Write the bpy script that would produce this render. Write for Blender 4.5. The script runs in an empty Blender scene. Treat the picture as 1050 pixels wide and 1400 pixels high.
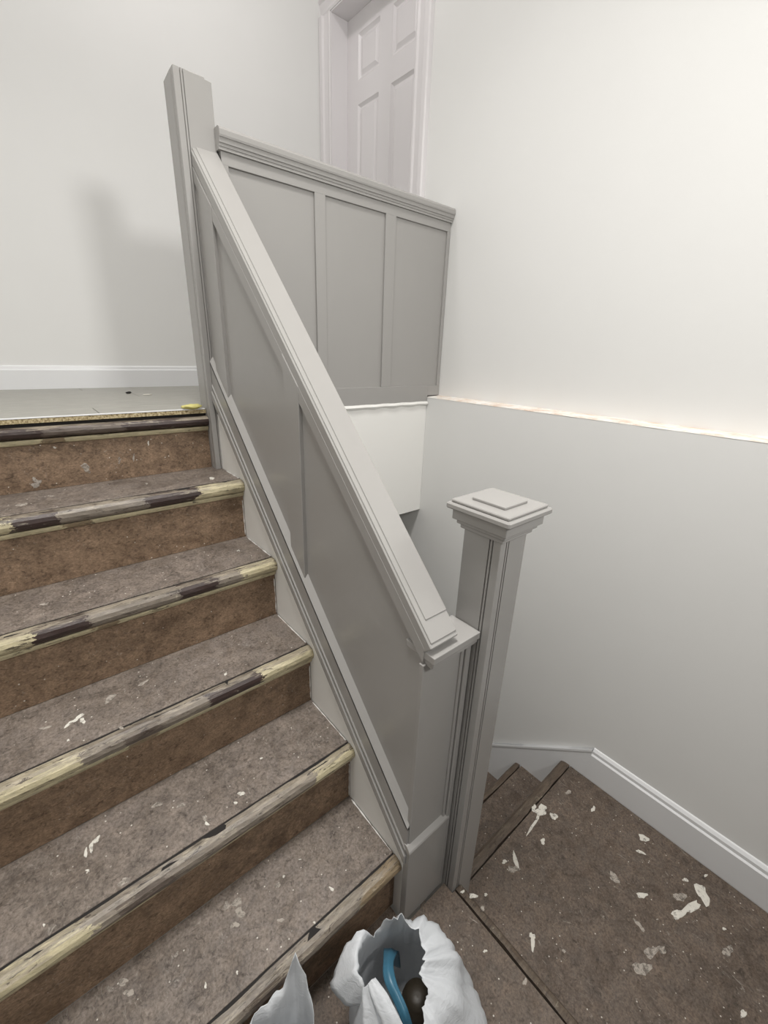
import bpy, bmesh, math, random
from mathutils import Vector, Matrix
from mathutils import noise as mnoise

# ------------------------------------------------------------------ camera, light, exposure
scene = bpy.context.scene
COL = scene.collection
rad = math.radians
YAW, PITCH, ROLL = rad(-40.7556), rad(-20.52), rad(1.96)
FPX = 581.4
cd = bpy.data.cameras.new('camera')
cam = bpy.data.objects.new('camera', cd)
COL.objects.link(cam)
fw = Vector((-math.sin(YAW)*math.cos(PITCH), math.cos(YAW)*math.cos(PITCH), math.sin(PITCH)))
rt = fw.cross(Vector((0, 0, 1))).normalized()
up = rt.cross(fw)
rt2 = math.cos(ROLL)*rt + math.sin(ROLL)*up
up2 = rt2.cross(fw)
M4 = Matrix((rt2, up2, -fw)).transposed().to_4x4()
M4.translation = Vector((-.5336, -.5303, 1.4656))
cam.matrix_world = M4
cd.sensor_fit = 'HORIZONTAL'
cd.sensor_width = 36.0
cd.lens = FPX/1050*36.0
cd.clip_start = .02
scene.camera = cam

w = bpy.data.worlds.new('world')
scene.world = w
w.use_nodes = True
w.node_tree.nodes['Background'].inputs[0].default_value = (1, .95, .88, 1)
w.node_tree.nodes['Background'].inputs[1].default_value = .10


def lamp(name, kind, loc, energy, color, target=None, **kw):
    d = bpy.data.lights.new(name, kind)
    d.energy = energy
    d.color = color
    for k, v in kw.items():
        setattr(d, k, v)
    o = bpy.data.objects.new(name, d)
    COL.objects.link(o)
    o.location = loc
    if target is not None:
        o.rotation_euler = (Vector(target)-Vector(loc)).to_track_quat('-Z', 'Y').to_euler()
    return o


# added lights, all out of view: over the stairwell, behind the camera, above the landing
lamp('unseen_ceiling_light', 'AREA', (-.38, .0, 3.66), 24, (1.0, .975, .945), (-.38, .0, 0), shape='DISK', size=.6, spread=rad(120))
lamp('unseen_front_light', 'AREA', (.27, -1.55, 2.38), 20, (1.0, .985, .96), (.15, 2.0, 2.1), shape='RECTANGLE', size=.30, size_y=.30)
lamp('unseen_landing_light', 'AREA', (.20, 1.20, 3.66), 7, (1.0, .955, .955), (.20, 1.20, 0), shape='DISK', size=.3)

scene.view_settings.view_transform = 'Standard'
scene.view_settings.look = 'None'
scene.view_settings.gamma = 1
scene.view_settings.use_curve_mapping = False
scene.view_settings.exposure = 0.31

# ------------------------------------------------------------------ helpers


def lin(c):
    return tuple((x/255/12.92 if x/255 <= .04045 else ((x/255+.055)/1.055)**2.4) for x in c)+(1,)


class NT:
    def __init__(s, name):
        s.m = bpy.data.materials.new(name)
        s.m.use_nodes = True
        s.t = s.m.node_tree
        s.b = s.t.nodes['Principled BSDF']
        s.pos = s.t.nodes.new('ShaderNodeNewGeometry').outputs['Position']

    def n(s, kind, **kw):
        x = s.t.nodes.new(kind)
        for k, v in kw.items():
            setattr(x, k, v)
        return x

    def l(s, a, b):
        s.t.links.new(a, b)

    def map(s, scale=(1, 1, 1), loc=(0, 0, 0)):
        x = s.n('ShaderNodeMapping')
        x.inputs['Scale'].default_value = scale
        x.inputs['Location'].default_value = loc
        s.l(s.pos, x.inputs['Vector'])
        return x.outputs[0]

    def noise(s, scale, detail=4, rough=.55, vec=None, dist=0.):
        x = s.n('ShaderNodeTexNoise')
        x.inputs['Scale'].default_value = scale
        x.inputs['Detail'].default_value = detail
        x.inputs['Roughness'].default_value = rough
        x.inputs['Distortion'].default_value = dist
        s.l(vec if vec is not None else s.pos, x.inputs['Vector'])
        return x.outputs['Fac']

    def ramp(s, fac, stops, interp='LINEAR'):
        x = s.n('ShaderNodeValToRGB')
        e = x.color_ramp.elements
        x.color_ramp.interpolation = interp
        while len(e) < len(stops):
            e.new(.5)
        for el, (p, c) in zip(e, stops):
            el.position = p
            el.color = c if len(c) == 4 else tuple(c)+(1,)
        s.l(fac, x.inputs['Fac'])
        return x.outputs['Color']

    def mix(s, fac, a, b, mode='MIX'):
        x = s.n('ShaderNodeMix', data_type='RGBA', blend_type=mode)
        for v, i in ((fac, 0), (a, 6), (b, 7)):
            if hasattr(v, 'links') or hasattr(v, 'is_linked'):
                s.l(v, x.inputs[i])
            else:
                x.inputs[i].default_value = v
        return x.outputs[2]

    def math(s, op, a, b=None):
        x = s.n('ShaderNodeMath', operation=op)
        for i, v in enumerate((a, b)):
            if v is None:
                continue
            if hasattr(v, 'is_linked'):
                s.l(v, x.inputs[i])
            else:
                x.inputs[i].default_value = v
        return x.outputs[0]

    def bump(s, h, strength=.2, dist=.002):
        x = s.n('ShaderNodeBump')
        x.inputs['Strength'].default_value = strength
        x.inputs['Distance'].default_value = dist
        s.l(h, x.inputs['Height'])
        s.l(x.outputs[0], s.b.inputs['Normal'])

    def out(s, color, rough=.5, spec=.5):
        if hasattr(color, 'is_linked'):
            s.l(color, s.b.inputs['Base Color'])
        else:
            s.b.inputs['Base Color'].default_value = color
        if hasattr(rough, 'is_linked'):
            s.l(rough, s.b.inputs['Roughness'])
        else:
            s.b.inputs['Roughness'].default_value = rough
        s.b.inputs['Specular IOR Level'].default_value = spec
        return s.m


K0, K1 = (0, 0, 0, 1), (1, 1, 1, 1)


def paint(name, c, rough=.5, var=.04, bump=.06, spec=.5):
    n = NT(name)
    f = n.noise(6, 3)
    a = lin(c)
    b = tuple(x*(1-var*2) for x in a[:3])+(1,)
    n.bump(n.noise(160, 3), bump, .001)
    return n.out(n.mix(f, a, b), rough, spec)


M = {}
M['wall'] = paint('wall_paint', (228, 228, 226), .62, .012, .05, .3)
M['wall_white'] = paint('white_wall_paint', (238, 237, 233), .6, .01, .05, .3)
M['ceiling'] = paint('ceiling_paint', (235, 234, 231), .8, .01)
M['trim'] = paint('white_trim_paint', (228, 229, 230), .34, .01, .02)
M['door'] = paint('door_paint', (226, 223, 224), .38, .01, .03)
M['grey'] = paint('grey_gloss_paint', (158, 156, 153), .26, .02, .05)
M['caulk'] = paint('caulk_white', (235, 234, 230), .6, .01, .2)


def lino(name, c0, c1, c2, seed, streak=(1, 1, 1)):
    n = NT(name)
    v = n.map(streak, (seed, seed*.7, 0))
    big = n.noise(3.2, 3, .6, v)
    mid = n.noise(26, 6, .68, v, .6)
    fine = n.noise(170, 4, .7, v)
    col = n.mix(n.ramp(big, [(.35, K0), (.68, K1)]), lin(c0), lin(c1))
    col = n.mix(n.ramp(mid, [(.36, K0), (.64, K1)]), col, lin(c2), 'MIX')
    blot = n.ramp(n.noise(11, 6, .72, n.map((1, 1, 1), (seed+4, 5, 2)), 1.), [(.36, (.66, .63, .60)), (.5, K1), (.66, (1.22, 1.22, 1.23))])
    col = n.mix(.8, col, blot, 'MULTIPLY')
    dark = n.ramp(n.noise(60, 5, .72, v, 1.2), [(.33, (.30, .28, .26)), (.47, K1)])
    col = n.mix(.75, col, dark, 'MULTIPLY')
    grain = n.ramp(fine, [(.3, (.55, .53, .51)), (.68, (1.36, 1.36, 1.36))])
    col = n.mix(.9, col, grain, 'MULTIPLY')
    # pale plaster scuffs and fine dust specks
    sc = n.ramp(n.noise(34, 5, .7, n.map((1.8, .7, 1.2), (seed+3, 2, 1)), 2.2), [(.60, K0), (.72, K1)])
    msk = n.ramp(n.noise(7, 2, .5, n.map((1, 1, 1), (seed+9, 0, 0))), [(.40, K0), (.58, K1)])
    sc = n.math('MULTIPLY', sc, msk)
    col = n.mix(n.math('MULTIPLY', sc, .55), col, lin((184, 178, 168)))
    vo = n.n('ShaderNodeTexVoronoi')
    vo.inputs['Scale'].default_value = 62
    n.l(n.map((1, 1, 1), (seed, 1, 2)), vo.inputs['Vector'])
    sp = n.ramp(vo.outputs['Distance'], [(.085, K1), (.13, K0)])
    sel = n.ramp(vo.outputs['Color'], [(.62, K0), (.66, K1)])
    sp = n.math('MULTIPLY', sp, sel)
    col = n.mix(n.math('MULTIPLY', sp, .8), col, lin((215, 210, 200)))
    n.bump(n.noise(90, 5, .7, v), .25, .0015)
    return n.out(col, n.math('ADD', n.math('MULTIPLY', mid, .3), .42), .4)


M['lino'] = lino('worn_linoleum', (118, 110, 104), (92, 84, 77), (126, 116, 107), 0.)
M['lino_low'] = lino('worn_linoleum_lower', (98, 88, 80), (82, 73, 65), (104, 91, 80), 5.)
M['riser'] = lino('stained_riser_board', (128, 107, 88), (100, 83, 68), (140, 118, 97), 11., (1, 1, 1.4))
M['wood_dark'] = lino('bare_dark_wood', (96, 80, 66), (78, 62, 50), (112, 95, 78), 17., (.5, 3, 3))


def nosing_mat(name, stops, seed, top=.8):
    """old paint left in bands along the nosing (X): cream, dark brown, grey"""
    n = NT(name)
    sx = n.n('ShaderNodeSeparateXYZ')
    n.l(n.pos, sx.inputs[0])
    wob = n.math('MULTIPLY', n.math('SUBTRACT', n.noise(30, 6, .75, n.map((.6, 1.5, 1.5), (seed, 0, 0))), .5), .13)
    x = n.math('ADD', n.math('ADD', sx.outputs['X'], wob), 1.0)
    P = {'c': lin((194, 184, 152)), 'd': lin((62, 49, 46)), 'g': lin((130, 121, 110)), 'b': lin((138, 122, 98)),
         'k': lin((100, 90, 82)), 'n': lin((82, 69, 58))}
    st = [((p+1.0), P[c]) for p, c in stops]
    col = n.ramp(x, st, 'CONSTANT')
    # worn top edge where the paint has gone, grey-beige and streaky
    sn = n.n('ShaderNodeSeparateXYZ')
    gn = n.n('ShaderNodeNewGeometry')
    n.l(gn.outputs['True Normal'], sn.inputs[0])
    str_ = n.noise(26, 6, .75, n.map((.35, 2.2, 2.2), (seed+2, 4, 0)), .6)
    topw = n.ramp(n.math('ADD', n.math('MULTIPLY', sn.outputs['Z'], .42), n.math('SUBTRACT', str_, .5)), [(.30, K0), (.40, K1)])
    worn = n.mix(n.ramp(str_, [(.36, K0), (.62, K1)]), lin((88, 79, 70)), lin((160, 150, 133)))
    col = n.mix(n.math('MULTIPLY', topw, top), col, worn)
    chips = n.ramp(n.noise(48, 6, .75, n.map((.4, 1.8, 1.8), (seed, 3, 0)), .8), [(.38, K1), (.43, K0)])
    col = n.mix(n.math('MULTIPLY', chips, .85), col, lin((60, 50, 44)))
    pale = n.ramp(n.noise(30, 6, .75, n.map((.5, 1.6, 1.6), (seed+7, 1, 0)), 1.), [(.60, K0), (.66, K1)])
    col = n.mix(n.math('MULTIPLY', pale, .5), col, lin((186, 178, 158)))
    g = n.ramp(n.noise(90, 6, .75, n.map((.3, 1.4, 1.4), (seed, 0, 4))), [(.3, (.5, .5, .5)), (.68, (1.25, 1.25, 1.25))])
    col = n.mix(.8, col, g, 'MULTIPLY')
    n.bump(n.noise(55, 6, .7, n.map((.5, 1, 1), (seed, 0, 0))), .55, .003)
    return n.out(col, .42, .45)


STD = [(-1, 'c'), (-.61, 'd'), (-.505, 'g'), (-.30, 'd'), (-.155, 'c')]
NOS = {
    1: [(-1, 'd'), (-.56, 'd'), (-.50, 'k'), (-.29, 'd'), (-.14, 'd')],
    2: STD,
    3: [(-1, 'c'), (-.61, 'd'), (-.505, 'g'), (-.30, 'd'), (-.19, 'g'), (-.115, 'c')],
    4: [(-1, 'c'), (-.585, 'g'), (-.50, 'k'), (-.42, 'g'), (-.31, 'd'), (-.165, 'c')],
    5: [(-1, 'c'), (-.63, 'g'), (-.58, 'k'), (-.48, 'g'), (-.30, 'g'), (-.135, 'c')],
    6: [(-1, 'c'), (-.66, 'g'), (-.42, 'k'), (-.30, 'g'), (-.13, 'b')],
}
for k, st in NOS.items():
    M['nos%d' % k] = nosing_mat('nosing_paint_%s' % 'abcdefg'[k], st, k*3.1)
M['cream'] = nosing_mat('cream_cove_paint', [(-1, 'c'), (-.5, 'b'), (-.44, 'c')], 21.)
M['nosl'] = nosing_mat('brown_nosing_wood', [(-1, 'n'), (.2, 'n')], 31., .15)
n = NT('vinyl_plank')
g = n.noise(14, 6, .65, n.map((1, 14, 1)), .4)
M['plank'] = n.out(n.mix(n.ramp(g, [(.3, K0), (.7, K1)]), lin((132, 131, 124)), lin((166, 164, 156))), .4, .4)
n = NT('particle_board')
g = n.noise(150, 5, .7)
M['chip'] = n.out(n.ramp(g, [(.35, lin((96, 82, 58))), (.5, lin((176, 160, 124))), (.66, lin((214, 203, 172)))]), .85, .2)
M['black'] = paint('dark_gap', (26, 22, 20), .8)
n = NT('bare_plaster_ledge')
M['ledge'] = n.out(n.ramp(n.noise(22, 5, .7, n.map((1, .5, 1))), [(.32, lin((206, 176, 156))), (.46, lin((226, 214, 202))), (.58, lin((234, 231, 226)))]), .8, .2)
M['putty'] = paint('yellow_putty', (205, 197, 124), .6, .05, .4)


def thin(name, c, lo, hi, seed):
    """dried plaster wiped thin: ragged, the floor shows through in places"""
    n = NT(name)
    n.bump(n.noise(140, 4, .6), .5, .0015)
    n.out(n.mix(n.noise(60, 4, .6), lin(c), tuple(x*.8 for x in lin(c)[:3])+(1,)), .7, .3)
    al = n.ramp(n.noise(75, 6, .72, n.map((1, 1, 1), (seed, 0, 0)), .6), [(lo, (.06, .06, .06)), (hi, K1)])
    n.l(al, n.b.inputs['Alpha'])
    return n.m


M['splash_w'] = thin('dried_plaster', (222, 218, 208), .30, .47, 1.)
M['splash_g'] = thin('thin_plaster_stain', (172, 164, 154), .33, .55, 4.)


def plastic(name, c, trans=.35):
    n = NT(name)
    n.bump(n.noise(46, 4, .6, n.map((1, 1, 2.2)), 1.), .5, .004)
    n.out(lin(c), .36, .5)
    tr = n.n('ShaderNodeBsdfTranslucent')
    tr.inputs[0].default_value = lin(c)
    mx = n.n('ShaderNodeMixShader')
    mx.inputs[0].default_value = trans
    n.l(n.b.outputs[0], mx.inputs[1])
    n.l(tr.outputs[0], mx.inputs[2])
    n.l(mx.outputs[0], n.t.nodes['Material Output'].inputs[0])
    return n.m


M['bag'] = plastic('white_bag_plastic', (226, 229, 232))
M['blue'] = paint('blue_plastic', (66, 116, 140), .35, .2)
M['darkitem'] = paint('dark_brown_plastic', (58, 50, 38), .5, .25, .4)
M['red'] = paint('dark_red', (140, 34, 38), .5)
n = NT('clear_plastic')
n.b.inputs['Transmission Weight'].default_value = .9
M['clear'] = n.out(lin((232, 238, 242)), .08, .5)


def obj(name, bm, mat, parent=None, smooth=False):
    me = bpy.data.meshes.new(name)
    bmesh.ops.recalc_face_normals(bm, faces=bm.faces)
    if parent is not None:
        root = parent
        off = Vector((0, 0, 0))
        while root is not None:
            off += root.location
            root = root.parent
        bmesh.ops.translate(bm, vec=-off, verts=bm.verts)
    bm.to_mesh(me)
    bm.free()
    if smooth:
        for p in me.polygons:
            p.use_smooth = True
    me.materials.append(mat)
    o = bpy.data.objects.new(name, me)
    COL.objects.link(o)
    if parent is not None:
        o.parent = parent
    return o


def thing(name, label, cat, loc=(0, 0, 0), group=None):
    o = bpy.data.objects.new(name, None)
    o.empty_display_size = .05
    COL.objects.link(o)
    o.location = loc
    return tag(o, label, cat, group)


def tag(o, label, cat, group=None):
    o['label'] = label
    o['category'] = cat
    if group:
        o['group'] = group
    return o


def struct(name, bm, mat, parent=None, **kw):
    o = obj(name, bm, mat, parent, **kw)
    if parent is None:
        o['kind'] = 'structure'
    return o


def bevel(bm, b, seg=1):
    if b > 0:
        bmesh.ops.bevel(bm, geom=list(bm.edges), offset=b, segments=seg, profile=.6, affect='EDGES', clamp_overlap=True)
    return bm


def box(x0, x1, y0, y1, z0, z1, b=0., bm=None, seg=1):
    t = bmesh.new()
    vs = [t.verts.new((x, y, z)) for x in (x0, x1) for y in (y0, y1) for z in (z0, z1)]
    for f in ((0, 1, 3, 2), (4, 6, 7, 5), (0, 4, 5, 1), (2, 3, 7, 6), (0, 2, 6, 4), (1, 5, 7, 3)):
        t.faces.new([vs[i] for i in f])
    bmesh.ops.recalc_face_normals(t, faces=t.faces)
    bevel(t, b, seg)
    return merge(bm, t)


def merge(bm, t):
    if bm is None:
        return t
    me = bpy.data.meshes.new('tmp')
    t.to_mesh(me)
    t.free()
    bm.from_mesh(me)
    bpy.data.meshes.remove(me)
    return bm


def prism(prof, axis, a, b, bv=0., bm=None, seg=1):
    """closed polygon extruded along an axis: 'x' takes (y,z), 'y' takes (x,z), 'z' takes (x,y)"""
    t = bmesh.new()

    def P(p, q):
        return {'x': (q, p[0], p[1]), 'y': (p[0], q, p[1]), 'z': (p[0], p[1], q)}[axis]
    A = [t.verts.new(P(p, a)) for p in prof]
    B = [t.verts.new(P(p, b)) for p in prof]
    t.faces.new(A)
    t.faces.new(B[::-1])
    m = len(prof)
    for i in range(m):
        t.faces.new((A[i], A[(i+1) % m], B[(i+1) % m], B[i]))
    bmesh.ops.recalc_face_normals(t, faces=t.faces)
    bevel(t, bv, seg)
    return merge(bm, t)


def tube(pts, r, seg=8, bm=None, flat=1.):
    t = bmesh.new()
    rings = []
    V = [Vector(p) for p in pts]
    for i, p in enumerate(V):
        d = (V[min(i+1, len(V)-1)]-V[max(i-1, 0)]).normalized()
        s = d.cross(Vector((0, 0, 1)))
        if s.length < 1e-4:
            s = Vector((1, 0, 0))
        s.normalize()
        u = s.cross(d)
        rr = r[i] if isinstance(r, (list, tuple)) else r
        rings.append([t.verts.new(p+s*math.cos(2*math.pi*k/seg)*rr+u*math.sin(2*math.pi*k/seg)*rr*flat) for k in range(seg)])
    for a, b in zip(rings, rings[1:]):
        for k in range(seg):
            t.faces.new((a[k], a[(k+1) % seg], b[(k+1) % seg], b[k]))
    t.faces.new(rings[0])
    t.faces.new(rings[-1][::-1])
    return merge(bm, t)


def lathe(cx, cy, prof, seg=20, bm=None):
    t = bmesh.new()
    rings = [[t.verts.new((cx+r*math.cos(2*math.pi*k/seg), cy+r*math.sin(2*math.pi*k/seg), z)) for k in range(seg)] for r, z in prof]
    for a, b in zip(rings, rings[1:]):
        for k in range(seg):
            t.faces.new((a[k], a[(k+1) % seg], b[(k+1) % seg], b[k]))
    t.faces.new(rings[0])
    t.faces.new(rings[-1][::-1])
    return merge(bm, t)


# ------------------------------------------------------------------ dimensions
RI, TR = .21, .2103                 # riser height, tread pitch of the upper flight
XL, XR, XU = -1.3, 1.03, 1.11       # left wall, lower right wall, upper right wall
YB, YF, ZC = 2.01, -1.62, 3.72      # back wall, front wall, ceiling
ZL = 1.262                          # landing floor
ZLEDGE = 1.270

# ------------------------------------------------------------------ setting: room shell
DY0, DY1, DZ1, DX = 1.262, 1.915, 3.085, 1.205      # door opening in the upper right wall
struct('wall_back', box(XL-.1, 1.35, YB, YB+.1, -2.2, ZC), M['wall'])
struct('wall_left', box(XL-.1, XL, YF, YB, -2.2, ZC), M['wall'])
struct('wall_front', box(XL-.1, 1.35, YF-.1, YF, 1.95, ZC), M['wall'])   # unseen; opening below made up to darken the lower steps
struct('ceiling', box(XL-.1, 1.35, YF-.1, YB+.1, ZC, ZC+.1), M['ceiling'])
bm = box(XU, 1.35, YF, DY0, ZLEDGE, ZC)
box(XU, 1.35, DY1, YB, ZL-.05, ZC, bm=bm)
box(XU, 1.35, DY0, DY1, DZ1, ZC, bm=bm)
box(DX+.045, 1.35, DY0, DY1, ZL-.05, DZ1, bm=bm)
box(XU, 1.35, 1.0, DY1, ZL-.05, ZLEDGE, bm=bm)
struct('wall_right', bm, M['wall'])
struct('wall_right_lower', box(XR, 1.35, YF, YB, -2.2, ZLEDGE-.004), M['wall'])
# unpainted plaster ledge on top of the thicker lower wall
bm = bmesh.new()
ny = 60
top = []
for i in range(ny+1):
    y = YF+(0.985-YF)*i/ny
    e = .004*mnoise.noise(Vector((0, y*14, 3)))
    top.append((bm.verts.new((XR-.001+e*.4, y, ZLEDGE-.004)), bm.verts.new((XR+.002+abs(e), y, ZLEDGE+e*.3)), bm.verts.new((XU+.005, y, ZLEDGE+.004+e*.3))))
for a, b in zip(top, top[1:]):
    bm.faces.new((a[0], b[0], b[1], a[1]))
    bm.faces.new((a[1], b[1], b[2], a[2]))
r0 = [bm.verts.new((XU+.005, YF, ZLEDGE-.012)), bm.verts.new((XU+.005, .985, ZLEDGE-.012)), bm.verts.new((XR, YF, ZLEDGE-.012)), bm.verts.new((XR, .985, ZLEDGE-.012))]
bm.faces.new((r0[0], r0[1], r0[3], r0[2]))
struct('trim_1', bm, M['ledge'])

# upper landing: slab over the lower flight, its white fascia, vinyl planks
bm = box(.10, XR, 1.005, YB, .685, ZL-.008)
box(XL, .10, 1.06, YB, -.3, ZL-.008, bm=bm)
floor = struct('floor', bm, M['wall_white'])
rows = 6
for i in range(rows):
    y0 = 1.046+(YB-1.046)*i/rows
    y1 = 1.046+(YB-1.046)*(i+1)/rows
    cuts = [XL, -.34+(.37*i) % .9, .62+(.23*i) % .4, XU+.0]
    cuts = sorted(set(round(max(XL, min(XU, c)), 3) for c in cuts))
    for a, b in zip(cuts, cuts[1:]):
        if b-a > .05:
            obj('floor_plank', box(a+.0008, b-.0008, y0+.0008, y1-.0008, ZL-.008, ZL+.0002*random.Random(i*7+int(a*50)).random(), .0006), M['plank'], floor)
struct('wall_fascia', box(.075, XR-.001, .988, 1.008, .678, ZL-.022), M['wall_white'])
# ragged bead of white paint along the top of the fascia
bm = bmesh.new()
pv = None
for i in range(41):
    x = .078+(XR-.081)*i/40
    e = .0035*mnoise.noise(Vector((x*18, 2, 1)))
    q = [bm.verts.new(p) for p in ((x, .982+e, ZL-.032+e), (x, .976+e, ZL-.024), (x, .982, ZL-.014+e*.6), (x, .992, ZL-.014), (x, .992, ZL-.032))]
    if pv:
        for k in range(5):
            bm.faces.new((pv[k], pv[(k+1) % 5], q[(k+1) % 5], q[k]))
    else:
        bm.faces.new(q)
    pv = q
bm.faces.new(pv)
struct('trim_2', bm, M['caulk'])

# plaster wall under the sloping balustrade, seen as a white triangle beside every step
SL = 1.003
struct('wall_stair', prism([(-.047, -2.2), (-.047, .26), (.955, 1.285), (.99, 1.245), (YB, 1.245), (YB, -2.2)], 'x', 0, .075), M['wall_white'])

struct('floor_lower', box(.076, XR, -.1, YB, -2.2, -2.1), M['lino_low'])
# baseboards
b = struct('baseboard_back', prism([(YB, ZL), (YB-.016, ZL), (YB-.016, ZL+.081), (YB-.011, ZL+.085), (YB-.009, ZL+.097), (YB-.004, ZL+.101), (YB, ZL+.101)], 'x', XL, XU), M['trim'])
YK = -.118                         # where the skirting starts down the lower flight
bm = prism([(XR, -.21), (XR-.018, -.21), (XR-.018, -.085), (XR-.012, -.079), (XR-.012, -.066), (XR-.005, -.056), (XR, -.054)], 'y', YF, YK)
struct('baseboard_right', bm, M['trim'])
S2 = .84
bm = prism([(YK, -.30), (YK, -.054), (1.6, -.054-S2*(1.6-YK)), (1.6, -2.1), (1.3, -2.1)], 'x', XR-.016, XR)
prism([(YK, -.066), (YK, -.054), (1.6, -.054-S2*(1.6-YK)), (1.6, -.066-S2*(1.6-YK))], 'x', XR-.019, XR, bm=bm)
struct('baseboard_right_slope', bm, M['trim'])

# door at the end of the landing
door = struct('door_1', box(DX+.016, DX+.040, DY0+.003, DY1-.003, ZL+.012, DZ1-.003), M['door'])
pc = [(DY0, 1.355), (1.545, 1.641), (1.818, DY1)]               # stiles
pr = [(ZL+.012, 1.40), (1.86, 1.98), (2.711, 2.813), (3.0, DZ1-.003)]       # rails
for a, c in pc:
    obj('door_stile', box(DX, DX+.0155, max(a, DY0+.003), min(c, DY1-.003), ZL+.012, DZ1-.003), M['door'], door)
for (y0, y1) in ((1.355, 1.545), (1.641, 1.818)):
    for a, c in pr:
        obj('door_rail', box(DX, DX+.0155, y0, y1, a, c), M['door'], door)
for (a, c) in ((1.355, 1.545), (1.641, 1.818)):
    for (d, e) in ((1.40, 1.86), (1.98, 2.711), (2.813, 3.0)):
        t = bmesh.new()
        i1, i2 = .012, .034
        rings = []
        for ins, x in ((0, DX+.001), (i1, DX+.011), (i1+.006, DX+.011), (i2, DX+.002)):
            rings.append([t.verts.new((x, yy, zz)) for yy, zz in ((a+ins, d+ins), (c-ins, d+ins), (c-ins, e-ins), (a+ins, e-ins))])
        for p, q in zip(rings, rings[1:]):
            for k in range(4):
                t.faces.new((p[k], p[(k+1) % 4], q[(k+1) % 4], q[k]))
        t.faces.new(rings[-1])
        obj('door_panel', t, M['door'], door)


def casing_prof(s):
    # (offset across, proud) profile of a door casing, s mirrors it
    return [(0, 0), (0, .012), (.008, .016), (.02, .012), (.052, .016), (.062, .024), (.086, .026), (.092, .02), (.092, 0)]


bm = prism([(XU-p, DY1+.004+o) for o, p in casing_prof(1) if True], 'z', ZL, DZ1+.004)
prism([(XU-p, DY0-.004-o) for o, p in casing_prof(1)], 'z', ZL, DZ1+.004, bm=bm)
struct('trim_3', bm, M['door'])
struct('trim_4', prism([(XU-p, DZ1+.004+o) for o, p in casing_prof(1)], 'y', DY0-.096, min(DY1+.096, YB)), M['door'])
bm = box(XU-.010, DX+.016, DY1-.0025, DY1+.003, ZL, DZ1)
box(XU-.010, DX+.016, DY0-.003, DY0+.0025, ZL, DZ1, bm=bm)
box(XU-.0095, DX+.016, DY0+.003, DY1-.003, DZ1-.0025, DZ1+.003, bm=bm)
struct('trim_5', bm, M['door'])

# ------------------------------------------------------------------ splashes of dried plaster
SPL_LOW=[((0.732,-0.076),(0.021,-0.017),(-0.018,-0.011),'w'),((0.75,-0.12),(-0.007,-0.013),(-0.013,0.004),'w'),((0.65,-0.088),(0.045,0.005),(0.001,-0.005),'w'),((0.695,-0.083),(0.022,0.006),(0.002,-0.004),'w'),((0.499,-0.114),(-0.019,-0.02),(-0.007,0.004),'w'),((0.469,-0.126),(0.01,-0.015),(-0.015,-0.004),'g'),((0.464,-0.092),(0.007,-0.005),(-0.005,-0.005),'w'),((0.941,-0.377),(-0.001,-0.014),(-0.018,0.002),'w'),((0.901,-0.205),(0.007,-0.005),(-0.012,-0.005),'w'),((0.88,-0.389),(0.004,-0.014),(-0.007,0.0),'w'),((0.74,-0.445),(0.012,-0.01),(-0.011,-0.004),'w'),((0.905,-0.574),(-0.018,-0.02),(-0.024,0.009),'w'),((0.832,-0.562),(0.042,-0.011),(-0.004,-0.01),'w'),((0.778,-0.542),(0.022,-0.011),(-0.012,-0.009),'w'),((0.836,-0.529),(0.009,-0.015),(-0.02,-0.001),'g'),((0.907,-0.524),(0.006,-0.01),(-0.006,0.0),'w'),((0.791,-0.67),(-0.004,-0.011),(-0.019,0.006),'g'),((0.603,-0.52),(0.006,-0.016),(-0.02,0.001),'g'),((0.543,-0.518),(0.02,-0.016),(-0.019,-0.007),'g'),((0.635,-0.538),(0.012,-0.01),(-0.011,-0.004),'g'),((0.344,-0.278),(-0.015,-0.014),(-0.006,0.004),'w'),((0.356,-0.27),(0.007,-0.006),(-0.008,-0.005),'w'),((0.661,-0.734),(0.005,-0.005),(-0.014,-0.001),'w'),((0.332,-0.111),(0.005,-0.004),(-0.004,-0.002),'w'),((0.72,-0.363),(-0.009,-0.015),(-0.017,0.005),'g'),((0.646,-0.471),(-0.004,-0.017),(-0.008,0.002),'g'),((0.889,-0.107),(0.012,-0.009),(-0.009,-0.004),'g'),((0.633,-0.142),(0.008,-0.006),(-0.01,-0.005),'w'),((0.4,-0.35),(0.005,-0.004),(-0.005,-0.002),'g'),((0.717,-0.053),(0.007,-0.006),(-0.013,-0.008),'w'),((0.848,-0.648),(0.005,-0.004),(-0.005,-0.001),'w'),((0.979,-0.565),(0.006,-0.005),(-0.005,-0.001),'w')]
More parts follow.
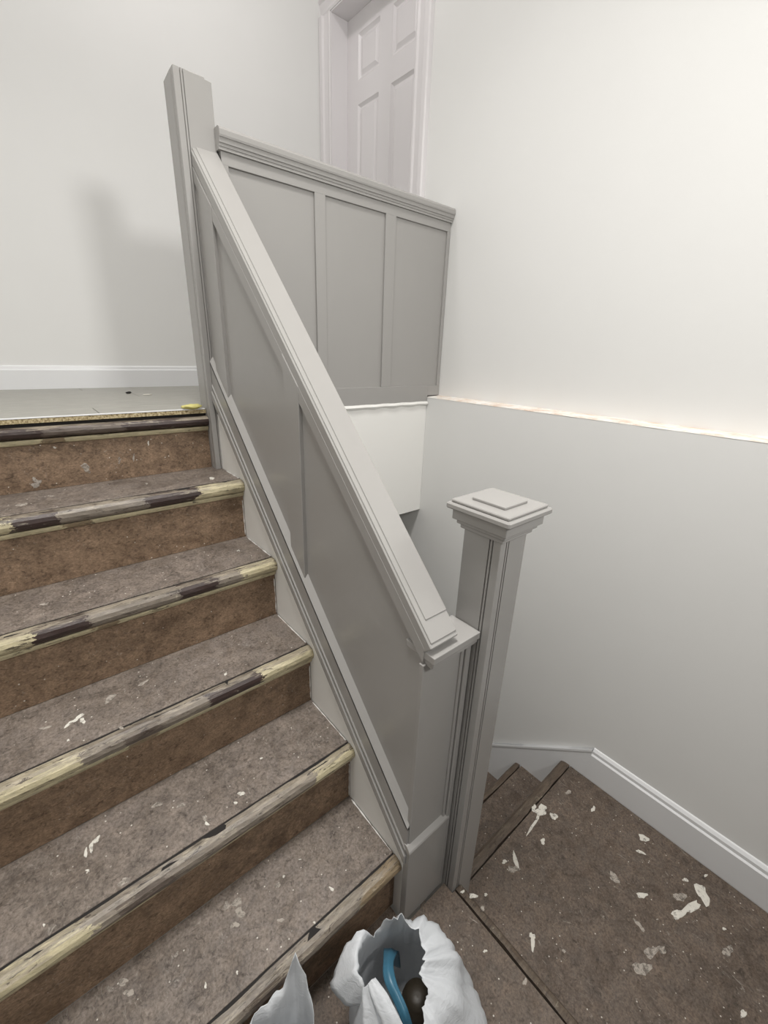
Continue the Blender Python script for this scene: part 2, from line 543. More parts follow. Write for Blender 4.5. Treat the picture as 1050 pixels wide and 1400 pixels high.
SPL_T6=[((-0.39,0.166),(0.007,-0.006),(-0.003,-0.009),'g'),((-0.368,0.157),(0.01,-0.007),(-0.004,-0.009),'g'),((-0.371,0.132),(0.006,-0.011),(-0.009,-0.005),'g'),((-0.389,0.118),(0.008,-0.006),(-0.003,-0.006),'g'),((-0.176,0.036),(0.003,-0.008),(-0.003,0.0),'w'),((-0.275,0.127),(0.003,-0.005),(-0.006,-0.005),'g'),((-0.255,0.135),(0.003,-0.002),(-0.001,-0.003),'w'),((-0.63,0.178),(0.006,-0.005),(-0.001,-0.006),'g'),((-0.607,0.173),(0.009,-0.007),(-0.001,-0.007),'g'),((-0.601,0.147),(0.008,-0.006),(-0.002,-0.007),'g'),((-0.476,0.058),(0.002,-0.003),(-0.002,-0.004),'w'),((-0.204,0.143),(0.003,-0.002),(-0.001,-0.001),'w'),((-0.417,0.036),(0.002,-0.002),(-0.001,-0.003),'w'),((-0.244,0.005),(0.003,-0.002),(-0.001,-0.002),'w'),((-0.509,0.148),(0.003,-0.004),(-0.004,-0.003),'g'),((-0.303,0.059),(0.007,-0.006),(-0.001,-0.004),'g')]
SPL_T5=[((-0.604,0.342),(0.003,-0.005),(-0.005,-0.011),'w'),((-0.615,0.336),(0.003,-0.004),(-0.003,-0.009),'w'),((-0.593,0.352),(0.003,-0.005),(-0.006,-0.007),'w'),((-0.299,0.253),(0.007,-0.002),(0.0,-0.007),'w'),((-0.319,0.239),(0.003,-0.003),(-0.002,-0.004),'w'),((-0.423,0.315),(0.009,0.0),(0.001,-0.007),'g'),((-0.217,0.314),(0.005,-0.001),(-0.001,-0.002),'w'),((-0.467,0.353),(0.012,0.0),(0.0,-0.007),'g'),((-0.562,0.223),(0.011,-0.003),(0.001,-0.008),'g'),((-0.389,0.25),(0.005,-0.004),(-0.002,-0.007),'g'),((-0.39,0.233),(0.004,-0.003),(-0.001,-0.005),'w'),((-0.694,0.238),(0.002,-0.002),(0.0,-0.003),'w'),((-0.617,0.293),(0.003,-0.002),(0.0,-0.004),'w')]
SPL_T4=[((-0.569,0.516),(0.013,0.004),(0.001,-0.005),'w'),((-0.581,0.509),(0.009,0.0),(0.0,-0.005),'w'),((-0.564,0.498),(0.005,-0.007),(-0.003,-0.007),'w'),((-0.593,0.503),(0.006,0.002),(0.001,-0.005),'w'),((-0.502,0.537),(0.013,0.003),(0.001,-0.012),'g'),((-0.426,0.544),(0.014,0.002),(0.0,-0.006),'g'),((-0.632,0.526),(0.011,-0.005),(0.0,-0.005),'g'),((-0.596,0.454),(0.002,-0.002),(-0.001,-0.004),'w'),((-0.245,0.444),(0.003,-0.002),(-0.002,-0.005),'w'),((-0.499,0.421),(0.005,-0.005),(-0.001,-0.005),'g')]
SPL_T3=[((-0.399,0.648),(0.003,-0.002),(-0.001,-0.004),'g'),((-0.209,0.675),(0.005,-0.004),(-0.002,-0.004),'g'),((-0.07,0.735),(0.004,-0.003),(-0.002,-0.006),'w'),((-0.581,0.725),(0.008,-0.002),(0.0,-0.008),'g')]
SPL_T2=[((-0.077,0.895),(0.009,-0.003),(-0.004,-0.013),'w'),((-0.265,0.95),(0.005,-0.004),(-0.002,-0.009),'g'),((-0.575,0.92),(0.012,0.001),(0.0,-0.014),'g'),((-0.509,0.965),(0.008,-0.006),(0.0,-0.008),'g')]
SPL_R1=[((-0.534,1.07),(0.012,0.003),(0.001,-0.011),'g'),((-0.536,1.084),(0.006,-0.001),(-0.002,-0.007),'g'),((-0.222,1.159),(0.003,0.0),(-0.001,-0.007),'w'),((-0.314,1.112),(0.003,-0.002),(-0.004,-0.012),'g'),((-0.272,1.116),(0.003,-0.001),(-0.002,-0.012),'g'),((-0.406,1.1),(0.01,-0.013),(-0.007,-0.008),'g'),((-0.471,1.172),(0.004,0.0),(0.0,-0.003),'w')]


def blob(bm, c, A, B, nrm, seed, h=.0011):
    """one irregular dried splash: a low dome with a ragged outline"""
    rng = random.Random(seed)
    N = 16
    ph = [rng.random()*6.28 for _ in range(4)]
    ctr = bm.verts.new(c+nrm*h)
    mid, out = [], []
    for k in range(N):
        a = 2*math.pi*k/N
        f = 1+.22*math.sin(2*a+ph[0])+.16*math.sin(3*a+ph[1])+.12*math.sin(5*a+ph[2])+.08*rng.uniform(-1, 1)
        d = A*math.cos(a)*f+B*math.sin(a)*f
        mid.append(bm.verts.new(c+d*.82+nrm*h*.9))
        out.append(bm.verts.new(c+d-nrm*.0004))
    for k in range(N):
        j = (k+1) % N
        bm.faces.new((ctr, mid[k], mid[j]))
        bm.faces.new((mid[k], out[k], out[j], mid[j]))


def splashes(lst, plane, val, parent):
    """each splash is an object of its own under the tread, riser or platform it dried on"""
    for i, (c, A, B, kind) in enumerate(lst):
        if plane == 'z':
            P = Vector((c[0], c[1], val)); a = Vector((A[0], A[1], 0)); b_ = Vector((B[0], B[1], 0)); nn = Vector((0, 0, 1))
        else:
            P = Vector((c[0], val, c[1])); a = Vector((A[0], 0, A[1])); b_ = Vector((B[0], 0, B[1])); nn = Vector((0, -1, 0))
        bm = bmesh.new()
        blob(bm, P, a, b_, nn, i*13+int(abs(c[0])*1000), .0012 if kind == 'w' else .0005)
        obj('plaster_splash' if kind == 'w' else 'plaster_stain', bm, M['splash_w' if kind == 'w' else 'splash_g'], parent)


# ------------------------------------------------------------------ upper flight
def nosing_bm(x0, x1, ys, zt, depth=.033, h=.041, seed=0, ax='x', sgn=-1, rag=.0016):
    """rounded nosing strip; cross-section swept along its length with a little wear"""
    t = bmesh.new()
    prof = [(.0022, -.0012)]
    for k in range(7):
        a = math.pi/2*(1-k/6*2)
        prof.append((depth*.42+depth*.58*math.cos(a), -.0015-h/2+h/2*math.sin(a)))
    prof.append((.0022, -h-.0015))
    N = 46
    prev = None
    for i in range(N+1):
        s = i/N
        x = x0+(x1-x0)*s
        ring = []
        for j, (o, z) in enumerate(prof):
            e = mnoise.noise(Vector((x*22, j*.8, seed)))*rag+mnoise.noise(Vector((x*90, j*1.7, seed+5)))*rag*.5
            o2 = o+(e if 0 < j < len(prof)-1 else 0)
            if j == 0:
                o2 += max(0, mnoise.noise(Vector((x*9, 1, seed+8))))*.006+max(0, mnoise.noise(Vector((x*40, 2, seed+3))))*.003
            z2 = zt+z+(min(e, 0)*1.2 if j < 3 else 0)
            ring.append(t.verts.new((x, ys+sgn*o2, z2) if ax == 'x' else (ys+sgn*o2, x, z2)))
        if prev:
            m = len(ring)
            for j in range(m):
                t.faces.new((prev[j], prev[(j+1) % m], ring[(j+1) % m], ring[j]))
        else:
            t.faces.new(ring)
        prev = ring
    t.faces.new(prev[::-1])
    return t


stair = thing('staircase', 'worn upper flight of stairs with stripped painted nosings beside the sloping grey balustrade', 'staircase', (-.5, 0, 0))
ZN = {k: (7-k)*RI for k in range(1, 7)}
ZN[1] = ZL-.018
parts = {}
X1 = -.0012
for k in range(1, 7):
    ys, z = (6-k)*TR, ZN[k]
    if k > 1:
        yb = (7-k)*TR-.0088
        t = obj('tread', box(XL+.002, X1, ys+.0022, yb, z-.018, z, .0008), M['lino'], stair)
        obj('nosing', nosing_bm(XL+.002, X1+.0006, ys, z, seed=k*2.3), M['nos%d' % k], t)
        obj('edge_gap', box(XL+.003, X1-.001, ys-.014, ys+.0021, z-.012, z-.0022), M['black'], t)
        parts[k] = t
    zb = (6-k)*RI
    zr = z-.019 if k > 1 else z-.02
    r = obj('riser', box(XL+.002, X1 if k > 1 else -.0250, ys-.0086, ys+.0022 if k > 1 else ys+.006, zb+.0004, zr, 0), M['riser'], stair)
    # quarter round left under the nosing, still in cream paint
    h = .0165
    zt = z-.0425
    obj('cove_strip', prism([(ys-.0088, zt), (ys-.021, zt), (ys-.0205, zt-.006), (ys-.017, zt-h+.003), (ys-.012, zt-h), (ys-.0088, zt-h)], 'x', XL+.002, X1 if k > 1 else -.0250, .0006), M['cream'], stair)
    if k == 1:
        R1 = r
# edge of the upper landing: plank edge, particle board, dark gap, old dark nosing
ys = 5*TR
obj('nosing', nosing_bm(XL+.002, -.0255, ys-.004, ZL-.0245, depth=.03, h=.031, seed=9), M['nos1'], stair)
bm = bmesh.new()
pv = None
for i in range(61):
    x = XL+.002+(-.0255-XL-.002)*i/60
    e = .0012*mnoise.noise(Vector((x*40, 1, 1)))
    q = [bm.verts.new(p) for p in ((x, ys-.012+e, ZL-.0155), (x, ys-.012+e*1.5, ZL-.003+e*.5), (x, ys+.02, ZL-.003), (x, ys+.02, ZL-.0155))]
    if pv:
        for j in range(4):
            bm.faces.new((pv[j], pv[(j+1) % 4], q[(j+1) % 4], q[j]))
    else:
        bm.faces.new(q)
    pv = q
bm.faces.new(pv)
obj('subfloor_edge', bm, M['chip'], stair)
obj('edge_gap', box(XL+.003, -.0275, ys-.0045, ys+.004, ZL-.0275, ZL-.0158), M['black'], stair)
obj('edge_strip', box(XL+.002, -.0275, ys-.013, ys-.004, ZL-.0025, ZL+.0008, .0004), M['trim'], stair)
# ragged bead of caulk and paint where the steps meet that wall
for k in range(2, 7):
    ys_, z_ = (6-k)*TR, (7-k)*RI
    pts = [(-.0042, ys_-.0098, z_-.06-.15*(1-q/14)+.006) for q in range(13)] if k < 6 else []
    tr_ = [(-.0042, ys_+.008+q*.012, z_+.0006) for q in range(16)]
    if k == 2:
        tr_ = tr_[:10]
    for P_ in (pts, tr_):
        if not P_:
            continue
        rr = [max(.0005, .0013+.002*mnoise.noise(Vector((q*.9, k*3.1, len(P_))))) for q in range(len(P_))]
        obj('caulk_bead', tube([(x_, y_, zz+.0015*mnoise.noise(Vector((zz*90, y_*90, k)))) for x_, y_, zz in P_], rr, 6), M['caulk'], stair, smooth=True)

splashes(SPL_T6, 'z', ZN[6], parts[6])
splashes(SPL_T5, 'z', ZN[5], parts[5])
splashes(SPL_T4, 'z', ZN[4], parts[4])
splashes(SPL_T3, 'z', ZN[3], parts[3])
splashes(SPL_T2, 'z', ZN[2], parts[2])
splashes(SPL_R1, 'y', 5*TR-.0087, R1)

# ------------------------------------------------------------------ lower flight: two platforms, then treads going down
low = thing('staircase', 'lower flight turning around the newel post, wide plaster-splashed platform below the right wall', 'staircase', (.5, -.5, -.63))
XS = .160
bm = prism([(XL+.002, YF+.002), (XS, YF+.002), (XS, -.0995), (.1505, -.0995), (.1505, -.0665), (-.0105, -.0665), (-.0105, -.0088), (XL+.002, -.0088)], 'z', -.018, 0)
plat = obj('platform', bm, M['lino_low'], low)
t = nosing_bm(YF+.002, -.0985, XS+.0025, 0, depth=.032, h=.04, seed=4.4, ax='y', sgn=1)
obj('nosing', t, M['nosl'], plat)
obj('riser', box(XS, XS+.010, YF+.002, -.0985, -.2096, -.0415), M['riser'], low)
plat2 = obj('platform', box(XS+.01, XR-.0185, YF+.002, -.0525, -.228, -.21, .0008), M['lino_low'], low)
plat2['label'] = 'wide lower platform spotted with white plaster'
splashes(SPL_LOW, 'z', -.21, plat2)
yk = -.050
for k in range(9):
    z = -.21*(k+1)
    y = yk+.215*k
    nb = nosing_bm(.147 if k else .16, XR-.0165, y, z, depth=.045 if k == 0 else .034, h=.04, seed=k+12.2, sgn=1)
    if k == 0:
        obj('nosing', nb, M['nosl'], plat2)
        # clear of the newel post foot
    else:
        t = obj('tread', box(.142, XR-.0165, y-.215+.024, y-.0022, z-.018, z, .0008), M['lino_low'], low)
        obj('nosing', nb, M['nosl'], t)
    obj('riser', box(.142, XR-.0165, y+.0005, y+.02, z-.2096, z-.042), M['riser'], low)

splashes([((.192, -.142), (.006, -.008), (-.007, -.003), 'w'), ((.176, -.116), (.004, -.004), (-.004, -.002), 'w'), ((.190, -.178), (.005, -.004), (-.005, -.003), 'g'),
          ((.150, -.34), (.006, -.003), (-.004, -.004), 'g'), ((.12, -.24), (.004, -.003), (-.003, -.002), 'w')], 'z', 0.0003, plat)

# ------------------------------------------------------------------ sloping balustrade
GR = M['grey']
bal = thing('balustrade', 'sloping grey panelled balustrade with handrail running down to the newel post', 'balustrade', (.04, -.05, 0))
YE, YN = -.053, .9992               # lower end, upper newel


def slope(y, c):
    return y*SL+c


def band(c0, c1, y0, y1, x0, x1, bv=0., bm=None):
    return prism([(y0, slope(y0, c0)), (y1, slope(y1, c0)), (y1, slope(y1, c1)), (y0, slope(y0, c1))], 'x', x0, x1, bv, bm)


CA0, CA1, CP1, CT = .290, .440, .915, .955
obj('core_panel', band(.30, .955, -.04, YN, .0185, .075), GR, bal)
# two recessed panels and the strips that frame them
pn = obj('panel', band(CA1-.02, CP1+.01, -.05, .43, .0095, .020), GR, bal)
obj('panel', band(CA1-.02, CP1+.01, .495, .885, .0095, .020), GR, bal)
obj('stile', band(CA1-.02, CT, .425, .50, -.001, .019, .0012), GR, bal)
obj('stile', band(CA1-.02, CT, .882, .965, -.001, .019, .0012), GR, bal)
obj('stile', band(CA1-.02, CT, .968, YN, .004, .019, .0015), GR, bal)
obj('top_rail', band(CP1, CT, YE+.004, YN, .0010, .019, .0012), GR, bal)
# base rail with its stepped moulding
br = obj('base_rail', band(CA0, CA1-.022, YE+.004, YN, -.0075, .0126, .001), GR, bal)
bm = band(CA0, CA0+.034, YE+.002, YN, -.0135, .0126, .002)
band(CA0+.040, CA0+.056, YE+.002, YN, -.0105, .0126, .0025, bm)
obj('moulding', bm, GR, br)
# sloped top edge of the base rail
y0, y1 = YE+.004, YN
t = bmesh.new()
q = [(-.0075, CA1-.022), (.0098, CA1), (.0150, CA1), (.0150, CA1-.03), (-.0075, CA1-.03)]
A = [t.verts.new((x, y0, slope(y0, c))) for x, c in q]
B = [t.verts.new((x, y1, slope(y1, c))) for x, c in q]
t.faces.new(A); t.faces.new(B[::-1])
for i in range(5):
    t.faces.new((A[i], A[(i+1) % 5], B[(i+1) % 5], B[i]))
obj('bevel_strip', t, GR, br)
# end board facing the platform, plinth block, beads against the newel
obj('end_board', box(-.0008, .1395, YE, -.04, .0005, .864, .0012), GR, bal)
pl = obj('plinth', box(-.0065, .1385, YE-.008, YE+.012, .0005, .296, .0015), GR, bal)
obj('plinth_cap', prism([(YE-.008, .288), (YE-.012, .292), (YE-.010, .298), (YE, .310), (YE+.01, .310), (YE+.01, .288)], 'x', -.009, .1385, .0008), GR, pl)
bm = bmesh.new()
for x0, x1, d in ((.118, .1275, .005), (.1295, .146, .009)):
    box(x0, x1, YE-d, YE+.004, .002, .861, .002, bm)
obj('bead', bm, GR, bal)
obj('back_board', band(.30, .945, -.04, YN, .0755, .0815), GR, bal)
# flat cap at the foot of the handrail
ec = obj('end_cap', box(.0035, .1505, -.0775, .006, .878, .895, .0018, seg=2), GR, bal)
obj('end_cap_moulding', box(.0065, .1495, -.0725, .003, .866, .878, .0015), GR, ec)
obj('end_cap_fillet', box(.009, .1485, -.0680, .0, .859, .866, .001), GR, ec)
# handrail: three stepped layers running up the slope
SR = 1.0150


def rail(c0, c1, ya, yb, x0, x1, bv):
    # ends cut square to the slope at the foot, plumb at the newel
    ca, sa = math.cos(math.atan(SR)), math.sin(math.atan(SR))
    hh = (c1-c0)*ca
    return prism([(ya+hh*sa, (ya+hh*sa)*SR+c0), (yb, yb*SR+c0), (yb, yb*SR+c1), (ya, ya*SR+c1)], 'x', x0, x1, bv)


hr = obj('handrail', rail(.944, .9835, -.069, YN, .0015, .0835, .0022), GR, bal)
hr2 = obj('handrail_cap', rail(.981, .989, -.0645, YN, .0055, .0810, .0012), GR, hr)
obj('handrail_strip', rail(.988, .993, -.034, YN, .0170, .0800, .001), GR, hr)

# ------------------------------------------------------------------ newel posts


def newel_shaft(x0, x1, y0, y1, z0, z1, strip, top=0.):
    """square shaft; two narrow grooves on each face mark off the corner board beside the corner facing the stairs"""
    g, d = .0017, .0048
    pts = []
    for o in (strip+.0075, strip):
        pts += [(x0, y0+o+g), (x0+d, y0+o+g*.6), (x0+d, y0+o-g*.6), (x0, y0+o-g)]
    pts += [(x0, y0+.0012), (x0+.0012, y0)]
    for o in (strip, strip+.0075):
        pts += [(x0+o-g, y0), (x0+o-g*.6, y0+d), (x0+o+g*.6, y0+d), (x0+o+g, y0)]
    pts += [(x1-.0012, y0), (x1, y0+.0012), (x1, y1), (x0, y1)]
    bm = prism(pts, 'z', z0, z1)
    if top:
        bm.faces.ensure_lookup_table()
        cx, cy = (x0+x1)/2, (y0+y1)/2
        for v in bm.verts:
            if v.co.z > z1-1e-5:
                # far corners of the top are clipped
                e = max(0, abs(v.co.x-cx)-(x1-x0)/2+.016)/.016 if v.co.x > cx else 0
                f = max(0, abs(v.co.y-cy)-(y1-y0)/2+.02)/.02 if v.co.y > cy else 0
                v.co.z -= top*max(e, f)
    return bm


np1 = thing('newel_post', 'tall grey square newel post without a cap at the top of the stairs', 'newel post', (.028, 1.045, 1.05))
obj('shaft', newel_shaft(-.0237, .0795, 1.000, 1.0895, 1.0505, 2.177, .0177, .007), GR, np1)
t = box(-.0207, .0625, 1.0035, 1.0685, 2.170, 2.1793, .002)
obj('top_block', t, GR, np1)

np2 = thing('newel_post', 'grey newel post with a stepped square cap at the foot of the balustrade', 'newel post', (.199, -.048, -.21))
NX0, NX1, NY0, NY1 = .152, .243, -.097, -.003
obj('shaft', newel_shaft(NX0, NX1, NY0, NY1, -.2098, 1.119, .0195), GR, np2)
def tier(o, z0, z1, b=.0012):
    return box(NX0-o, NX1+o, NY0-o, NY1+o, z0, z1, b)


cp = obj('cap', tier(.032, 1.163, 1.1765, .003), GR, np2)
obj('cap_block', tier(.021, 1.139, 1.163), GR, cp)
obj('cap_bead', tier(.014, 1.129, 1.139, .002), GR, cp)
obj('cap_fillet', tier(.0075, 1.119, 1.129, .0015), GR, cp)
obj('cap_step', tier(.0245, 1.1765, 1.1835, .002), GR, cp)
obj('cap_plate', tier(-.006, 1.1835, 1.1895, .0012), GR, cp)

# ------------------------------------------------------------------ landing balustrade
lb = thing('balustrade', 'level grey panelled balustrade on the upper landing below the white door', 'balustrade', (.6, 1.0, 1.25))
PY = .985
XE = XU-.002
obj('back_board', box(.0845, XE, PY+.012, PY+.05, 1.2705, 2.02), GR, lb)
ST = [(.0845, .105), (.406, .450), (.731, .785), (1.089, XE)]
for (a, c) in ((.105, .406), (.450, .731), (.785, 1.089)):
    obj('panel', box(a-.006, c+.006, PY+.008, PY+.0121, 1.315, 1.985), GR, lb)
for (a, c) in ST:
    obj('stile', box(a, c, PY, PY+.012, 1.322, 1.979, .0008), GR, lb)
obj('top_rail', box(.0845, XE, PY, PY+.012, 1.978, 2.020, .0008), GR, lb)
bm = box(.0845, XR-.002, PY-.0005, PY+.012, 1.2465, 1.322, .0008)
box(XR-.003, XE, PY-.0005, PY+.012, 1.2755, 1.322, .0008, bm)
obj('bottom_rail', bm, GR, lb)
# cap rail profile: fillet, cove, round, flat top
prof = [(PY+.0135, 2.012), (PY-.008, 2.012), (PY-.008, 2.019), (PY-.0105, 2.020), (PY-.011, 2.026), (PY-.0145, 2.028),
        (PY-.016, 2.037), (PY-.017, 2.0395), (PY-.0195, 2.040), (PY-.021, 2.045), (PY-.021, 2.057), (PY-.017, 2.064), (PY-.010, 2.067), (PY+.0135, 2.067)]
cr = obj('cap_rail', prism(prof, 'x', .0765, XE), GR, lb)
obj('cap_rail_back', prism([(PY+.0137, 2.067), (PY+.050, 2.067), (PY+.058, 2.060), (PY+.058, 2.040), (PY+.050, 2.030), (PY+.050, 2.021), (PY+.0137, 2.021)], 'x', .0805, XE), GR, cr)

# ------------------------------------------------------------------ small things
bm = bmesh.new()
bmesh.ops.create_icosphere(bm, subdivisions=3, radius=1)
for v in bm.verts:
    d = 1+.35*mnoise.noise(v.co*1.9)
    v.co = Vector((-.068+v.co.x*.034*d, 1.044+v.co.y*.017*d, ZL+.0085+v.co.z*.0085*d))
tag(obj('putty_scrap', bm, M['putty'], smooth=True), 'scrap of pale yellow putty on the landing edge beside the tall newel', 'putty')
for nm, p, s, m, lab in (('debris_crumb', (-.145, 1.66, ZL), (.012, .006, .005), 'black', 'small dark crumb on the landing planks'),
                         ('plaster_chip', (-.09, 1.57, ZL), (.018, .004, .0025), 'splash_w', 'small pale plaster chip on the landing planks')):
    bm = bmesh.new()
    bmesh.ops.create_icosphere(bm, subdivisions=2, radius=1)
    for v in bm.verts:
        d = 1+.4*mnoise.noise(v.co*2.3+Vector(p)*9)
        v.co = Vector(p)+Vector((v.co.x*s[0]*d, v.co.y*s[1]*d, (v.co.z*d+.85)*s[2]))
    tag(obj(nm, bm, M[m]), lab, 'debris')

# ------------------------------------------------------------------ plastic bags


def angint(ctrl, a):
    """smooth periodic interpolation of tuples over angle in degrees"""
    c = sorted((p[0] % 360, p[1:]) for p in ctrl)
    a %= 360
    n_ = len(c)
    for i in range(n_):
        a0, v0 = c[i]
        a1, v1 = c[(i+1) % n_]
        span = (a1-a0) % 360 or 360
        off = (a-a0) % 360
        if off <= span:
            t = off/span
            t = t*t*(3-2*t)
            return [p+(q-p)*t for p, q in zip(v0, v1)]


def bag_mesh(cx, cy, ctrl, base_r, N=120, MZ=26, seed=0., crum=.006):
    """sheet from floor to rim; control rows: angle, belly r, belly z, crest r, crest z, rim r, rim z"""
    bm = bmesh.new()
    rows = []
    for j in range(MZ+1):
        s = j/MZ
        row = []
        for i in range(N):
            a = 360*i/N
            br_, bz, cr, cz, rr, rz = angint(ctrl, a)
            K = [(base_r, .004), (br_*.93, bz*.45), (br_, bz), ((br_*.45+cr*.55), bz*.45+cz*.55), (cr, cz), (rr, rz)]
            u = s*(len(K)-1)
            k = min(int(u), len(K)-2)
            f = u-k
            P = [K[max(k-1, 0)], K[k], K[k+1], K[min(k+2, len(K)-1)]]
            r = z = 0
            v = []
            for d in (0, 1):
                p0, p1, p2, p3 = (q[d] for q in P)
                v.append(.5*((2*p1)+(-p0+p2)*f+(2*p0-5*p1+4*p2-p3)*f*f+(-p0+3*p1-3*p2+p3)*f**3))
            r, z = v
            q = Vector((math.cos(rad(a))*2.4, math.sin(rad(a))*2.4, s*1.3+seed))
            e = mnoise.noise(q*1.4)*crum*1.3+abs(mnoise.noise(q*3.1))*crum-abs(mnoise.noise(Vector((q.x*5, q.y*5, q.z*1.2))))*crum*.8
            e += (abs(mnoise.noise(Vector((math.cos(rad(a))*5.5, math.sin(rad(a))*5.5, s*.7+seed*3))))-.25)*crum*2.2*s
            e *= .25+.75*min(1, s*1.6)
            r += e
            z = max(.003, z+e*.5*(s > .3))
            row.append(bm.verts.new((cx+r*math.cos(rad(a)), cy+r*math.sin(rad(a)), z)))
        rows.append(row)
    for p, q in zip(rows, rows[1:]):
        for i in range(N):
            bm.faces.new((p[i], p[(i+1) % N], q[(i+1) % N], q[i]))
    bm.faces.new(rows[0])
    return bm


def sheet(o, th=.0008):
    md = o.modifiers.new('thickness', 'SOLIDIFY')
    md.thickness = th
    md.offset = 0
    return o


def ribbon(bm, pts, wid, wdir, cur=.0):
    """bent strip with a soft cross fold"""
    prev = None
    for i, (p, w_) in enumerate(zip(pts, wid)):
        p = Vector(p); d = Vector(wdir[i]).normalized()
        q = []
        for k in range(7):
            t = k/6*2-1
            q.append(bm.verts.new(p+d*w_*t+Vector((0, 0, cur*(t*t)+.002*mnoise.noise(Vector((i*.9, k*.8, 3)))))))
        if prev:
            for k in range(6):
                bm.faces.new((prev[k], prev[k+1], q[k+1], q[k]))
        prev = q


def spline(pts, n_):
    P = [Vector(p) for p in pts]
    out = []
    for i in range(len(P)-1):
        p0, p1, p2, p3 = P[max(i-1, 0)], P[i], P[i+1], P[min(i+2, len(P)-1)]
        for k in range(n_):
            t = k/n_
            out.append(.5*((2*p1)+(-p0+p2)*t+(2*p0-5*p1+4*p2-p3)*t*t+(-p0+3*p1-3*p2+p3)*t**3))
    out.append(P[-1])
    return out


C1 = (-.165, -.21)
ctrl1 = [
    (50, .117, .12, .085, .285, .068, .334),
    (57, .115, .12, .085, .285, .066, .341),
    (67, .115, .12, .085, .285, .072, .338),
    (75, .112, .12, .086, .272, .082, .318),
    (83, .11, .12, .088, .255, .088, .270),
    (92, .11, .12, .092, .255, .090, .268),
    (103, .11, .12, .092, .275, .103, .292),
    (123, .105, .12, .100, .290, .137, .270),
    (138, .105, .12, .094, .295, .150, .228),
    (150, .105, .12, .085, .290, .118, .212),
    (160, .105, .12, .080, .270, .082, .235),
    (200, .12, .12, .09, .25, .085, .265),
    (250, .14, .12, .09, .25, .075, .262),
    (285, .16, .12, .09, .24, .055, .262),
    (318, .186, .115, .11, .245, .038, .283),
    (340, .178, .12, .12, .255, .046, .290),
    (0, .160, .12, .118, .27, .055, .297),
    (25, .135, .12, .098, .29, .066, .312),
    (42, .122, .12, .086, .295, .066, .325),
]
bag1 = thing('carrier_bag', 'open white plastic carrier bag showing a blue strap inside, at the foot of the balustrade', 'plastic bag', (C1[0], C1[1], 0))
o = sheet(obj('bag_body', bag_mesh(C1[0], C1[1], ctrl1, .10, seed=2.), M['bag'], bag1, smooth=True))
# red line of print near the bottom of the bag's right side
vv = [v.co+Vector((C1[0], C1[1], 0)) for v in o.data.vertices]
t = bmesh.new()
pv = None
for j in range(27):
    p, p2 = vv[j*120+107], vv[j*120+108]
    if .075 < p.z < .135:
        d = Vector((p.x-C1[0], p.y-C1[1], .02)).normalized()*.0012
        q = (t.verts.new(p+d), t.verts.new(p.lerp(p2, .28)+d))
        if pv:
            t.faces.new((pv[0], pv[1], q[1], q[0]))
        pv = q
obj('print_mark', t, M['red'], bag1)['label'] = 'short red line printed on the bag'
# handle loop folded forward over the opening: a shaded half and a lit half meeting in a sharp fold


def loft(Lp, Rp, nu=8, nv=7, seed=0., amp=.0015, bow=.003):
    bm = bmesh.new()
    Ls, Rs = spline(Lp, nu), spline(Rp, nu)
    prev = None
    for i, (a, b) in enumerate(zip(Ls, Rs)):
        q = []
        for k in range(nv):
            t = k/(nv-1)
            p = a.lerp(b, t)
            p.z += bow*math.sin(math.pi*t)*(1-.6*math.sin(3*math.pi*t))+amp*mnoise.noise(Vector((i*.35, k*1.1, seed)))
            q.append(bm.verts.new(p))
        if prev:
            for k in range(nv-1):
                bm.faces.new((prev[k], prev[k+1], q[k+1], q[k]))
        prev = q
    return bm


sheet(obj('bag_handle', loft([(-.237, -.186, .312), (-.241, -.200, .307), (-.242, -.219, .295), (-.241, -.237, .280), (-.242, -.255, .255), (-.243, -.285, .2)],
                             [(-.221, -.189, .314), (-.216, -.217, .309), (-.214, -.241, .297), (-.212, -.262, .282), (-.209, -.284, .258), (-.207, -.315, .2)], seed=1.), M['bag'], bag1, smooth=True))
sheet(obj('bag_handle', loft([(-.247, -.183, .308), (-.252, -.188, .296), (-.258, -.198, .280), (-.265, -.208, .260), (-.272, -.222, .235), (-.274, -.24, .19)],
                             [(-.2375, -.1865, .311), (-.239, -.200, .298), (-.241, -.215, .284), (-.242, -.230, .265), (-.243, -.248, .240), (-.243, -.27, .19)], seed=4., bow=-.002), M['bag'], bag1, smooth=True))
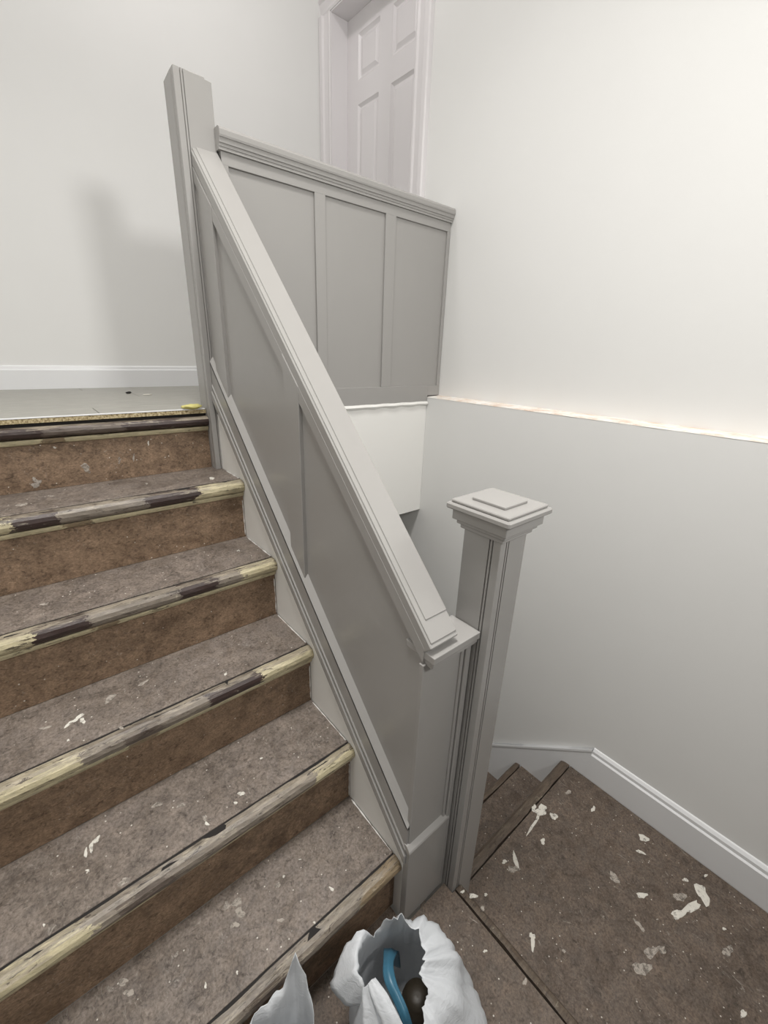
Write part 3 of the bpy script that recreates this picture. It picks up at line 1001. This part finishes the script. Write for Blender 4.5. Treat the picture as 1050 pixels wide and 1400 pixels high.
# contents of the open bag
bm = loft([(-.125, -.128, .10), (-.137, -.124, .175), (-.162, -.149, .212), (-.183, -.176, .220), (-.186, -.215, .208), (-.187, -.241, .190), (-.188, -.268, .15), (-.19, -.285, .08)],
          [(-.105, -.150, .10), (-.115, -.149, .175), (-.149, -.167, .214), (-.166, -.196, .222), (-.169, -.228, .210), (-.172, -.252, .192), (-.176, -.278, .15), (-.178, -.295, .08)], bow=.004, amp=.0008)
o = obj('plastic_strap', bm, M['blue'], smooth=True)
sheet(o, .004)
tag(o, 'blue plastic strap bent over inside the open white bag', 'strap')
bm = lathe(-.122, -.222, [(.002, .02), (.034, .02), (.036, .03), (.036, .125), (.033, .14), (.026, .145), (.026, .155), (.004, .156)], 22)
tag(obj('dark_jar', bm, M['darkitem'], smooth=True), 'dark brown rounded item beside the blue strap in the open bag', 'container')
bm = lathe(-.150, -.290, [(.002, .02), (.020, .02), (.021, .03), (.021, .15), (.012, .17), (.010, .19), (.002, .192)], 18)
tag(obj('clear_bottle', bm, M['clear'], smooth=True), 'small clear plastic item under the handle in the open bag', 'bottle')

C2 = (-.405, -.185)
ctrl2 = [
    (28, .096, .10, .085, .19, .080, .205),
    (43, .102, .10, .105, .22, .112, .250),
    (50, .104, .10, .118, .25, .126, .297),
    (57, .104, .10, .128, .26, .138, .334),
    (63, .104, .10, .120, .26, .129, .300),
    (70, .108, .10, .112, .25, .120, .264),
    (85, .114, .10, .114, .24, .120, .258),
    (110, .118, .10, .122, .235, .118, .245),
    (150, .13, .10, .12, .20, .09, .235),
    (210, .13, .10, .11, .20, .08, .225),
    (270, .12, .10, .10, .20, .07, .215),
    (330, .100, .10, .085, .19, .065, .205),
]
bag2 = thing('carrier_bag', 'white plastic bag with one pointed handle standing against the lowest step', 'plastic bag', (C2[0], C2[1], 0))
sheet(obj('bag_body', bag_mesh(C2[0], C2[1], ctrl2, .085, seed=7., crum=.005), M['bag'], bag2, smooth=True))
bm = tube(spline([(-.292, -.085, .004), (-.287, -.115, .0045), (-.291, -.15, .004), (-.285, -.19, .004)], 8), .0028, 7)
tag(obj('red_cord', bm, M['red'], smooth=True), 'dark red cord on the floor between the two white bags', 'cord')
